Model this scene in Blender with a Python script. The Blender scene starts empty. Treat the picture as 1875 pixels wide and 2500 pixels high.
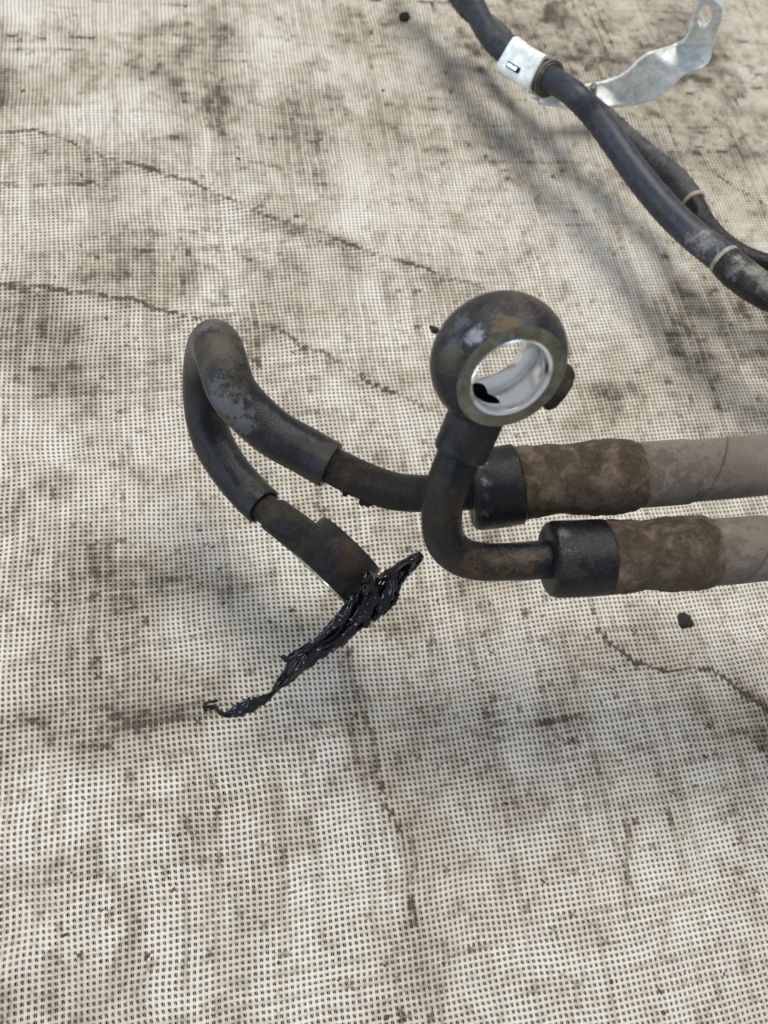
import bpy, bmesh, math, random
import numpy as np
from mathutils import Vector, Matrix

S = bpy.context.scene
COL = S.collection
rng = np.random.default_rng(7)
random.seed(7)

# ---------------------------------------------------------------- camera
# a phone held 27 cm above the cloth, tipped 24 degrees from straight down
CAM_H = 0.273
TILT, ROLL = math.radians(24.42), math.radians(19.33)
PW, PH, FPX = 1875.0, 2500.0, 1880.0
ROT = Matrix.Rotation(TILT, 3, 'X') @ Matrix.Rotation(ROLL, 3, 'Z')
CAM = Vector((0, 0, CAM_H))
cd = bpy.data.cameras.new("camera")
cam = bpy.data.objects.new("camera", cd)
COL.objects.link(cam)
cam.matrix_world = Matrix.Translation(CAM) @ ROT.to_4x4()
cd.sensor_fit = 'VERTICAL'
cd.sensor_height = 36.0
cd.sensor_width = 27.0
cd.lens = 36.0 * FPX / PH
cd.clip_start = 0.005
cd.clip_end = 20.0
cd.dof.use_dof = True
cd.dof.focus_distance = 0.222
cd.dof.aperture_fstop = cd.lens / 1.5
S.camera = cam

# ---------------------------------------------------------------- light
world = bpy.data.worlds.new("World")
S.world = world
world.use_nodes = True
bg = world.node_tree.nodes["Background"]
bg.inputs[0].default_value = (0.93, 0.96, 1.0, 1)
bg.inputs[1].default_value = 0.43


def area(name, loc, target, sx, sy, power, color):
    l = bpy.data.lights.new(name, 'AREA')
    l.shape = 'RECTANGLE'
    l.size, l.size_y = sx, sy
    l.energy, l.color = power, color
    o = bpy.data.objects.new(name, l)
    COL.objects.link(o)
    o.location = loc
    o.rotation_euler = (Vector(target) - Vector(loc)).to_track_quat('-Z', 'Y').to_euler()
    return o


area("workshop_lamp", (-0.04, 0.86, 1.86), (0.03, 0.2, 0), 0.85, 0.85, 45, (1.0, 0.955, 0.88))
area("window_light", (-1.5, -0.9, 0.75), (0, 0.2, 0.05), 0.8, 0.7, 17, (0.62, 0.78, 1.0))
S.view_settings.view_transform = 'Standard'
S.view_settings.look = 'None'
S.view_settings.exposure = 0.0


# ---------------------------------------------------------------- helpers
def ray(px, py):
    return ROT @ Vector(((px - PW / 2) / FPX, (PH / 2 - py) / FPX, -1.0))


def at(px, py, s):
    """Point seen at a pixel where a millimetre is s pixels long."""
    return CAM + ray(px, py) * (FPX / s / 1000.0)


def ground_at(px, py, z=0.0):
    d = ray(px, py)
    return CAM + d * ((z - CAM_H) / d.z)


def project(P):
    """Nx3 -> pixels."""
    v = (np.asarray(P) - np.array(CAM)) @ np.array(ROT)
    return PW / 2 + FPX * v[:, 0] / -v[:, 2], PH / 2 - FPX * v[:, 1] / -v[:, 2]


def _hash(ix, iy, iz, seed):
    h = (ix.astype(np.int64) * 374761393 + iy.astype(np.int64) * 668265263 + iz.astype(np.int64) * 2147483647 + seed * 1274126177) & 0xFFFFFFFF
    h = ((h ^ (h >> 13)) * 1274126177) & 0xFFFFFFFF
    h = (h ^ (h >> 16)) & 0xFFFFFFFF
    return h / 4294967295.0


def _hash2(ix, iy, seed):
    h = (ix * 374761393 + iy * 668265263 + seed * 1274126177) & 0xFFFFFFFF
    h = ((h ^ (h >> 13)) * 1274126177) & 0xFFFFFFFF
    return ((h ^ (h >> 16)) & 0xFFFFFFFF) / 4294967295.0


def vnoise(x, y, z=None, seed=0):
    x = np.asarray(x, float); y = np.asarray(y, float)
    if z is None:
        ix, iy = np.floor(x), np.floor(y)
        fx, fy = x - ix, y - iy
        fx, fy = fx * fx * (3 - 2 * fx), fy * fy * (3 - 2 * fy)
        ix, iy = ix.astype(np.int64), iy.astype(np.int64)
        h00, h10 = _hash2(ix, iy, seed), _hash2(ix + 1, iy, seed)
        h01, h11 = _hash2(ix, iy + 1, seed), _hash2(ix + 1, iy + 1, seed)
        return (h00 * (1 - fx) + h10 * fx) * (1 - fy) + (h01 * (1 - fx) + h11 * fx) * fy
    z = np.asarray(z, float)
    ix, iy, iz = np.floor(x), np.floor(y), np.floor(z)
    fx, fy, fz = x - ix, y - iy, z - iz
    fx, fy, fz = [f * f * (3 - 2 * f) for f in (fx, fy, fz)]
    r = 0
    for a in (0, 1):
        for b in (0, 1):
            for c in (0, 1):
                w = (fx if a else 1 - fx) * (fy if b else 1 - fy) * (fz if c else 1 - fz)
                r = r + w * _hash(ix + a, iy + b, iz + c, seed)
    return r


def fbm(x, y, z=None, seed=0, octaves=4):
    t, amp, tot = 0, 1.0, 0.0
    for k in range(octaves):
        f = 2.0 ** k
        t = t + amp * vnoise(np.asarray(x) * f, np.asarray(y) * f, None if z is None else np.asarray(z) * f, seed + k * 17)
        tot += amp
        amp *= 0.55
    return t / tot


def sstep(a, b, x):
    t = np.clip((x - a) / (b - a), 0, 1)
    return t * t * (3 - 2 * t)


def mesh_obj(name, verts, faces, mat, parent=None, uvs=None, smooth=True, sharp=35):
    me = bpy.data.meshes.new(name)
    me.from_pydata([tuple(v) for v in verts], [], faces)
    if uvs is not None:
        ul = me.uv_layers.new(name="UVMap")
        ul.data.foreach_set("uv", np.asarray(uvs, float).ravel())
    me.materials.append(mat)
    me.validate()
    o = bpy.data.objects.new(name, me)
    COL.objects.link(o)
    if smooth:
        me.polygons.foreach_set("use_smooth", [True] * len(me.polygons))
        me.set_sharp_from_angle(angle=math.radians(sharp))
    if parent is not None:
        put_under(o, parent)
    return o


def put_under(o, parent):
    o.parent = parent
    root = parent
    M = Matrix.Identity(4)
    while root is not None:
        M = Matrix.Translation(root.location) @ M if root.type == 'EMPTY' else M
        root = root.parent
    o.matrix_parent_inverse = M.inverted() if parent.type == 'EMPTY' else Matrix.Identity(4)


def thing(name, label, cat, loc, group=None):
    o = bpy.data.objects.new(name, None)
    COL.objects.link(o)
    o.location = loc
    o.empty_display_size = 0.01
    o['label'], o['category'] = label, cat
    if group:
        o['group'] = group
    return o


# ---------------------------------------------------------------- materials
def mat_base(name):
    m = bpy.data.materials.new(name)
    m.use_nodes = True
    nt = m.node_tree
    return m, nt, nt.nodes, nt.links, nt.nodes["Principled BSDF"]


def N(nt, kind, **kw):
    n = nt.nodes.new(kind)
    for k, v in kw.items():
        if hasattr(n, k):
            setattr(n, k, v)
        else:
            n.inputs[k].default_value = v
    return n


def noise(nt, co, scale, detail=4, rough=0.6, w=0.0, dist=0.0):
    mp = N(nt, 'ShaderNodeMapping')
    mp.inputs['Location'].default_value = (w * 3.1, w * 1.7, w * 2.3)
    nt.links.new(co, mp.inputs['Vector'])
    n = N(nt, 'ShaderNodeTexNoise')
    n.inputs['Scale'].default_value = scale
    n.inputs['Detail'].default_value = detail
    n.inputs['Roughness'].default_value = rough
    n.inputs['Distortion'].default_value = dist
    nt.links.new(mp.outputs[0], n.inputs['Vector'])
    return n.outputs['Fac']


def ramp(nt, fac, stops):
    r = N(nt, 'ShaderNodeValToRGB')
    while len(r.color_ramp.elements) < len(stops):
        r.color_ramp.elements.new(0.5)
    for e, (p, c) in zip(r.color_ramp.elements, stops):
        e.position = p
        e.color = (c, c, c, 1) if isinstance(c, (int, float)) else (*c, 1)
    nt.links.new(fac, r.inputs[0])
    return r.outputs[0]


def mix(nt, fac, a, b):
    m = N(nt, 'ShaderNodeMix')
    m.data_type = 'RGBA'
    for sock, v in ((m.inputs[0], fac), (m.inputs[6], a), (m.inputs[7], b)):
        if isinstance(v, (int, float)):
            sock.default_value = v
        elif isinstance(v, tuple):
            sock.default_value = (*v, 1)
        else:
            nt.links.new(v, sock)
    return m.outputs[2]


def math_n(nt, op, a, b=0.0, clamp=False):
    m = N(nt, 'ShaderNodeMath')
    m.operation = op
    m.use_clamp = clamp
    for sock, v in ((m.inputs[0], a), (m.inputs[1], b)):
        if isinstance(v, (int, float)):
            sock.default_value = v
        else:
            nt.links.new(v, sock)
    return m.outputs[0]


def spot_mask(nt, co, spots, nz):
    """Patches of wear: (point, radius)."""
    tot = None
    for p, r, k in spots:
        v = N(nt, 'ShaderNodeVectorMath')
        v.operation = 'DISTANCE'
        nt.links.new(co, v.inputs[0])
        v.inputs[1].default_value = tuple(p)
        d = math_n(nt, 'DIVIDE', v.outputs['Value'], r)
        d = math_n(nt, 'ADD', d, math_n(nt, 'MULTIPLY', math_n(nt, 'SUBTRACT', nz, 0.5), 6.5))
        m = ramp(nt, d, [(0.42, float(k)), (0.85, 0.0)])
        tot = m if tot is None else math_n(nt, 'MAXIMUM', tot, m)
    return tot


def dirty_metal(name, base, dust, dust_amt=0.5, rust=None, rust_amt=0.0, rough=0.38, metallic=0.0,
                bump=0.25, scale=260.0, seed=1.0, spots=None, spot_col=(0.42, 0.43, 0.46), spots2=None, spot2_col=(0.1, 0.08, 0.05), rough_dirty=0.75, chips=0.0, speck=.5, spec=.27, tint_lo=.62, tint_hi=1.3):
    m, nt, nodes, links, bs = mat_base(name)
    co = N(nt, 'ShaderNodeTexCoord').outputs['Object']
    big = noise(nt, co, scale * 0.35, 5, 0.62, seed, 0.4)
    fine = noise(nt, co, scale * 7.5, 6, 0.78, seed + 2)
    mid = noise(nt, co, scale * 1.3, 5, 0.65, seed + 5, 0.8)
    lo = 0.70 - 0.40 * dust_amt
    mk = math_n(nt, 'ADD', math_n(nt, 'MULTIPLY', big, 0.62), math_n(nt, 'MULTIPLY', fine, 0.38))
    mask = ramp(nt, mk, [(max(lo - 0.02, 0), 0.0), (min(lo + 0.10, 1), 1.0)])
    colr = mix(nt, math_n(nt, 'MULTIPLY', mask, 0.75), base, dust)
    vf = noise(nt, co, scale * 12, 3, 0.6, seed + 7)
    sp_m = ramp(nt, math_n(nt, 'ADD', math_n(nt, 'MULTIPLY', vf, .75), math_n(nt, 'MULTIPLY', mid, .25)), [(0.585, 0.0), (0.635, 1.0)])
    colr = mix(nt, math_n(nt, 'MULTIPLY', sp_m, speck), colr, tuple(min(1, c * 2.4 + .012) for c in dust))
    tint = ramp(nt, mid, [(0.3, tint_lo), (0.7, tint_hi)])
    hs = N(nt, 'ShaderNodeHueSaturation')
    links.new(colr, hs.inputs['Color'])
    links.new(tint, hs.inputs['Value'])
    colr = hs.outputs[0]
    rg = ramp(nt, mask, [(0.0, rough), (1.0, rough_dirty)])
    rg = math_n(nt, 'ADD', rg, math_n(nt, 'MULTIPLY', math_n(nt, 'SUBTRACT', fine, 0.5), 0.3))
    if rust:
        rk = math_n(nt, 'ADD', math_n(nt, 'MULTIPLY', mid, 0.6), math_n(nt, 'MULTIPLY', fine, 0.4))
        l2 = 0.74 - 0.4 * rust_amt
        rmask = ramp(nt, rk, [(l2 - 0.03, 0.0), (l2 + 0.1, 1.0)])
        colr = mix(nt, rmask, colr, rust)
        rg = math_n(nt, 'MAXIMUM', rg, math_n(nt, 'MULTIPLY', rmask, 0.8))
    if chips:
        ck = noise(nt, co, scale * 2.2, 3, 0.5, seed + 9)
        cm = ramp(nt, ck, [(0.78 - chips * 0.1, 0.0), (0.81 - chips * 0.1, 1.0)])
        colr = mix(nt, math_n(nt, 'MULTIPLY', cm, 0.7), colr, spot_col)
    if spots:
        sm = spot_mask(nt, co, spots, math_n(nt, 'ADD', math_n(nt, 'MULTIPLY', fine, 0.55), math_n(nt, 'MULTIPLY', mid, 0.45)))
        colr = mix(nt, sm, colr, spot_col)
    if spots2:
        sm = spot_mask(nt, co, spots2, math_n(nt, 'ADD', math_n(nt, 'MULTIPLY', fine, 0.55), math_n(nt, 'MULTIPLY', mid, 0.45)))
        colr = mix(nt, sm, colr, spot2_col)
        rg = math_n(nt, 'MAXIMUM', rg, math_n(nt, 'MULTIPLY', sm, 0.7))
    links.new(colr, bs.inputs['Base Color'])
    links.new(rg, bs.inputs['Roughness'])
    bs.inputs['Metallic'].default_value = metallic
    bs.inputs['Specular IOR Level'].default_value = 0.5 if metallic > .1 else spec
    bp = N(nt, 'ShaderNodeBump')
    bp.inputs['Strength'].default_value = bump
    bp.inputs['Distance'].default_value = 0.0009
    hgt = math_n(nt, 'ADD', math_n(nt, 'MULTIPLY', fine, 0.7), math_n(nt, 'MULTIPLY', mid, 0.6))
    hgt = math_n(nt, 'ADD', hgt, math_n(nt, 'MULTIPLY', mask, 0.3))
    links.new(hgt, bp.inputs['Height'])
    links.new(bp.outputs[0], bs.inputs['Normal'])
    return m


DUST = (0.072, 0.057, 0.040)
GREYDUST = (0.15, 0.15, 0.155)
RUST = (0.12, 0.055, 0.025)

# ---------------------------------------------------------------- the woven ground sheet
PITCH = 0.0018
ANG = math.radians(26.2)
UX, UY = math.cos(ANG), math.sin(ANG)


def to_world(X, Y):
    return X * UX - Y * UY, X * UY + Y * UX


def to_local(x, y):
    return x * UX + y * UY, -x * UY + y * UX


D = 1 / 0.88480          # the marks below were read off a picture at this scale


def ground_line(pts):
    return [to_local(*ground_at(x * D, y * D)[:2]) for x, y in pts]


CREASES = [
    (ground_line([(-60, 610), (0, 615), (100, 630), (200, 640), (270, 655), (420, 685), (520, 690), (600, 715), (650, 755), (700, 770), (760, 800), (800, 830), (890, 865), (960, 905), (1040, 960)]), 1.0, .0011),
    (ground_line([(0, 280), (80, 285), (150, 310), (230, 345), (300, 360), (370, 385), (440, 410), (520, 445), (600, 480), (680, 505), (760, 535), (860, 570), (940, 590), (1000, 610), (1050, 625)]), .85, .0015),
    (ground_line([(1260, 1240), (1280, 1320), (1310, 1390), (1370, 1440), (1430, 1450), (1540, 1450), (1580, 1480), (1659, 1545), (1760, 1640)]), 1.0, .0009),
    (ground_line([(755, 1400), (765, 1490), (800, 1600), (820, 1720), (860, 1820), (875, 1900), (890, 1960), (920, 2080), (935, 2212), (945, 2300)]), .75, .0009),
    (ground_line([(1600, 1580), (1659, 1650), (1720, 1750)]), .9, .0008),
    (ground_line([(800, 0), (850, 5), (950, 10), (1060, 18)]), 1.0, .0012),
    (ground_line([(1440, 345), (1515, 330), (1530, 365), (1570, 400), (1659, 450)]), .8, .0010),
    (ground_line([(395, 1700), (400, 1900), (405, 2080), (408, 2260)]), .42, .0010),
    (ground_line([(470, 1660), (462, 1800), (455, 1980), (470, 2100)]), .25, .0014),
    (ground_line([(0, 395), (60, 400), (150, 402), (230, 396)]), .7, .0012),
    (ground_line([(20, 70), (150, 82), (210, 78)]), .9, .0012),
    (ground_line([(300, 545), (420, 535), (480, 530), (610, 550)]), .6, .0008),
    (ground_line([(200, 515), (330, 508), (440, 495), (560, 500), (640, 510)]), .45, .0008),
    (ground_line([(880, 1180), (920, 1330), (940, 1480)]), .5, .0016),
    (ground_line([(560, 1590), (640, 1570), (760, 1560)]), .6, .0014),
    (ground_line([(1050, 1500), (1180, 1490), (1300, 1470)]), .5, .0012),
    (ground_line([(230, 1550), (300, 1565), (420, 1560)]), .5, .0012),
    (ground_line([(1060, 1560), (1200, 1555), (1280, 1550)]), .6, .0014),
    (ground_line([(1040, 1590), (1150, 1600), (1230, 1592)]), .6, .0012),
    (ground_line([(1340, 1760), (1345, 1830), (1352, 1900)]), .6, .0014),
    (ground_line([(540, 360), (600, 362), (690, 385)]), .5, .0020),
]
# soft soiled areas: centre, radii (picture), strength
BLOTCH = [((1400, 60), (420, 160), .42), ((1250, 260), (400, 160), .30), ((900, 200), (260, 200), .25), ((560, 300), (300, 180), .2), ((1560, 850), (250, 120), .25), ((470, 120), (110, 190), .55), ((470, 240), (40, 70), .55), ((1150, 60), (260, 130), .42), ((1500, 330), (260, 240), .40), ((250, 330), (260, 60), .40),
          ((600, 470), (160, 60), .40), ((850, 330), (260, 110), .30), ((720, 60), (120, 70), .30), ((1200, 820), (520, 90), .22), ((1590, 720), (160, 170), .35),
          ((1050, 1540), (260, 70), .50), ((1080, 1700), (90, 190), .45), ((1400, 1760), (120, 210), .42), ((1610, 1500), (120, 170), .35), ((760, 1600), (190, 70), .38),
          ((270, 1540), (230, 50), .35), ((460, 1850), (60, 190), .38), ((170, 2110), (140, 90), .35), ((600, 1720), (240, 60), .28), ((1250, 1960), (260, 110), .30),
          ((1500, 2080), (200, 90), .25), ((90, 1250), (120, 120), .20), ((740, 1270), (90, 130), .25), ((560, 980), (160, 220), .15), ((980, 1290), (120, 60), .35),
          ((200, 820), (120, 160), .18), ((1200, 2150), (160, 60), .28), ((110, 1050), (90, 50), .35), ((1560, 1260), (130, 60), .3), ((1330, 930), (240, 60), .25)]
BRIGHT = [((480, 560), (70, 190), .8), ((760, 420), (60, 120), .6), ((240, 260), (130, 90), .6), ((560, 120), (70, 120), .6), ((1110, 1560), (60, 160), .8), ((1290, 1560), (70, 90), .7), ((680, 1480), (80, 160), .6), ((800, 1900), (80, 160), .5), ((440, 320), (30, 90), .7), ((350, 740), (120, 120), .4), ((900, 760), (80, 90), .4), ((830, 640), (70, 70), .5), ((1400, 1860), (50, 90), .5), ((60, 60), (60, 90), .6)]
# small dark smudges (picture), radius in mm, strength
SMUDGE = [((65, 1560), 2.6, .8), ((1180, 1390), 3.0, .55), ((1330, 1505), 1.8, .8), ((1060, 1500), 3.6, .6), ((1240, 1600), 3.2, .8), ((1360, 1770), 2.2, .9),
          ((1400, 1820), 2, .8), ((1140, 1330), 2.6, .8), ((875, 40), 3.0, .9), ((385, 1190), 2.2, .6), ((1500, 330), 2.5, .7), ((1545, 500), 3, .6),
          ((490, 640), 2, .9), ((190, 618), 2, .9), ((205, 560), 2, .9), ((810, 700), 2.2, .7), ((440, 385), 2.4, .8), ((640, 470), 3, .9), ((465, 160), 2.4, .8),
          ((700, 1100), 2, .6), ((690, 870), 2, .5), ((300, 1340), 2, .6), ((540, 1460), 2.2, .5), ((250, 1330), 1.6, .6), ((1100, 383), 3.4, .9), ((1040, 545), 2, .8),
          ((620, 90), 2.2, .7), ((560, 230), 2.6, .7), ((130, 580), 2, .6), ((880, 720), 2, .5), ((1440, 560), 2.2, .7), ((1190, 1480), 2, .7), ((740, 1660), 2.6, .6),
          ((160, 1580), 2.2, .6), ((90, 1440), 1.6, .6), ((1020, 2060), 2.0, .8), ((1420, 1990), 2, .6), ((1590, 1880), 3, .6), ((1100, 1850), 2, .5), ((30, 2040), 2, .6),
          ((760, 2130), 2, .6), ((330, 2090), 2, .6), ((870, 2190), 2, .7)]


def seg_dist(X, Y, line):
    best = np.full(X.shape, 1e9)
    for (ax, ay), (bx, by) in zip(line[:-1], line[1:]):
        dx, dy = bx - ax, by - ay
        t = np.clip(((X - ax) * dx + (Y - ay) * dy) / (dx * dx + dy * dy + 1e-12), 0, 1)
        best = np.minimum(best, np.hypot(X - ax - t * dx, Y - ay - t * dy))
    return best


def dirt_at(X, Y):
    i, j = X / PITCH, Y / PITCH
    wx, wy = to_world(X, Y)
    P = np.stack([wx, wy, np.zeros_like(wx)], 1)
    px, py = project(P)
    d = 0.10 + 0.55 * sstep(.48, .82, fbm(X * 22, Y * 22, seed=3)) + .35 * sstep(.52, .8, fbm(X * 70, Y * 70, seed=9))
    rough = fbm(X * 160, Y * 160, seed=21, octaves=4)
    ok = (py > -2000)
    for (cx, cy), (rx, ry), k in BLOTCH:
        e = np.hypot((px - cx * D) / (rx * D), (py - cy * D) / (ry * D)) + (rough - .5) * 1.3
        k = k * (.55 if cy > 1150 else 1.0)
        d += np.where(ok, k * .70 * (1 - sstep(.35, 1.15, e)), 0)
    for (cx, cy), (rx, ry), k in BRIGHT:
        e = np.hypot((px - cx * D) / (rx * D), (py - cy * D) / (ry * D)) + (rough - .5) * 1.6
        d = d * (1 - k * .8 * (1 - sstep(.3, 1.1, e))) - .30 * k * (1 - sstep(.2, 1.2, e))
    mott = fbm(X * 120, Y * 260, seed=31)
    d *= .55 + .9 * mott
    # dirt caught in single rows and columns of holes
    row = vnoise(i * .045, np.round(j) * 7.3, seed=5) * .6 + vnoise(i * .19, np.round(j) * 5.1, seed=6) * .4
    colm = vnoise(np.round(i) * 6.7, j * .06, seed=7) * .6 + vnoise(np.round(i) * 4.9, j * .21, seed=8) * .4
    lf = sstep(.35, .7, fbm(X * 18, Y * 18, seed=44))
    # faint hairlines that follow one thread a long way, and a fine overall mottle
    hr_ = vnoise(i * .014, np.round(j) * 9.7, seed=71)
    hc_ = vnoise(np.round(i) * 8.3, j * .018, seed=72)
    d += .26 * sstep(.70, .92, hr_) * (np.abs(j - np.round(j)) < .3) + .30 * sstep(.66, .90, hc_) * (np.abs(i - np.round(i)) < .3)
    d += .36 * sstep(.50, .72, fbm(X * 95, Y * 60, seed=73)) * sstep(.35, .65, fbm(X * 14, Y * 14, seed=74)) + .35 * sstep(.55, .75, fbm(X * 330, Y * 330, seed=75))
    d += .36 * sstep(.68, .84, row) * (.2 + .9 * lf) * (np.abs(j - np.round(j)) < .3) + .36 * sstep(.68, .84, colm) * (.2 + .9 * lf) * (np.abs(i - np.round(i)) < .3)
    for line, k, w in CREASES:
        wx_, wy_ = (fbm(X * 130, Y * 130, seed=51) - .5) * .0045, (fbm(X * 130 + 40, Y * 130, seed=52) - .5) * .0045
        Xq, Yq = np.round(i) * PITCH + wx_, np.round(j) * PITCH + wy_
        (ax0, ay0), (bx0, by0) = line[0], line[-1]
        if abs(bx0 - ax0) > abs(by0 - ay0):
            e = seg_dist(X + wx_, Yq, line)
        else:
            e = seg_dist(Xq, Y + wy_, line)
        ww = w * .8 * (.45 + .9 * vnoise(X * 45, Y * 45, seed=15))
        d += k * .85 * (1 - sstep(ww * .45, ww * 1.1, e)) * (.2 + 1.25 * sstep(.15, .75, vnoise(X * 150, Y * 150, seed=14)))
        d += .22 * k * (1 - sstep(0, w * 6, e)) * fbm(X * 200, Y * 200, seed=16) * 1.4
    for (cx, cy), r, k in SMUDGE:
        q = to_local(*ground_at(cx * D, cy * D)[:2])
        e = np.hypot(X - q[0], (Y - q[1]) * 1.3) / (r * .00062) + (rough - .5) * 2.2
        d += k * (1 - sstep(.5, 1.3, e))
    sp = vnoise(i * .55, j * .55, seed=77)
    d += .7 * sstep(.90, .97, sp)
    return np.clip(d, -.4, 1.6)


def swell(X, Y):
    z = .0034 * (fbm(X * 9 + 3, Y * 9, seed=61, octaves=2) - .5) + .0022 * (fbm(X * 30, Y * 12, seed=62, octaves=2) - .5) + .0011 * (fbm(X * 75, Y * 40, seed=63, octaves=2) - .5)
    for line, k, w in CREASES[:5]:
        e = seg_dist(X, Y, line)
        z += .0007 * np.exp(-(e / .0035) ** 2) - .0005 * np.exp(-(e / .0010) ** 2)
    return z


def cloth_material():
    m, nt, nodes, links, bs = mat_base("woven_vinyl")
    at_ = N(nt, 'ShaderNodeAttribute')
    at_.attribute_name = "dirt"
    co = N(nt, 'ShaderNodeTexCoord').outputs['Object']
    grain = noise(nt, co, 2600, 3, 0.6)
    patch = noise(nt, co, 55, 5, 0.6, 4)
    hue = noise(nt, co, 160, 3, 0.6, 8)
    d = math_n(nt, 'ADD', at_.outputs['Fac'], math_n(nt, 'MULTIPLY', math_n(nt, 'SUBTRACT', grain, .5), .55))
    specks = noise(nt, co, 1500, 5, 0.7, 13)
    d = math_n(nt, 'ADD', d, math_n(nt, 'MULTIPLY', ramp(nt, specks, [(.60, 0.0), (.68, 1.0)]), math_n(nt, 'MULTIPLY', patch, 1.0)))
    clean = mix(nt, hue, (0.66, 0.635, 0.565), (0.60, 0.60, 0.575))
    whiter = ramp(nt, math_n(nt, 'MULTIPLY', at_.outputs['Fac'], -1.0), [(0.0, 0.0), (.25, 1.0)])  # whiter tone where the bright zones push the value below zero
    clean = mix(nt, whiter, clean, (0.74, 0.74, 0.73))
    c = mix(nt, math_n(nt, 'MULTIPLY', ramp(nt, patch, [(.35, 0.0), (.7, .45)]), math_n(nt, 'SUBTRACT', 1.0, whiter)), clean, (0.50, 0.465, 0.40))
    c = mix(nt, ramp(nt, d, [(0.12, 0.0), (0.75, 0.72)]), c, (0.33, 0.285, 0.215))
    c = mix(nt, ramp(nt, math_n(nt, 'MULTIPLY', d, .6), [(0.46, 0.0), (0.95, 0.92)]), c, (0.055, 0.043, 0.030))
    links.new(c, bs.inputs['Base Color'])
    bs.inputs['Roughness'].default_value = 0.55
    bs.inputs['Specular IOR Level'].default_value = 0.35
    bp = N(nt, 'ShaderNodeBump')
    bp.inputs['Strength'].default_value = 0.35
    bp.inputs['Distance'].default_value = 0.0003
    links.new(grain, bp.inputs['Height'])
    links.new(bp.outputs[0], bs.inputs['Normal'])
    return m


def outer_cloth_material():
    m, nt, nodes, links, bs = mat_base("woven_vinyl_far")
    co = N(nt, 'ShaderNodeTexCoord').outputs['Object']
    sp = N(nt, 'ShaderNodeSeparateXYZ')
    links.new(co, sp.inputs[0])
    k = 2 * math.pi / PITCH
    a = math_n(nt, 'COSINE', math_n(nt, 'MULTIPLY', sp.outputs[0], k))
    b = math_n(nt, 'COSINE', math_n(nt, 'MULTIPLY', sp.outputs[1], k))
    hole = ramp(nt, math_n(nt, 'MULTIPLY', math_n(nt, 'ADD', a, b), -0.5), [(.38, 0.0), (.5, 1.0)])
    patch = noise(nt, co, 40, 6, 0.65, 4)
    c = mix(nt, ramp(nt, patch, [(.35, 0.0), (.7, 1.0)]), (0.60, 0.57, 0.52), (0.34, 0.29, 0.24))
    c = mix(nt, hole, c, (0.05, 0.035, 0.022))
    links.new(c, bs.inputs['Base Color'])
    bs.inputs['Roughness'].default_value = 0.6
    return m


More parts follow.
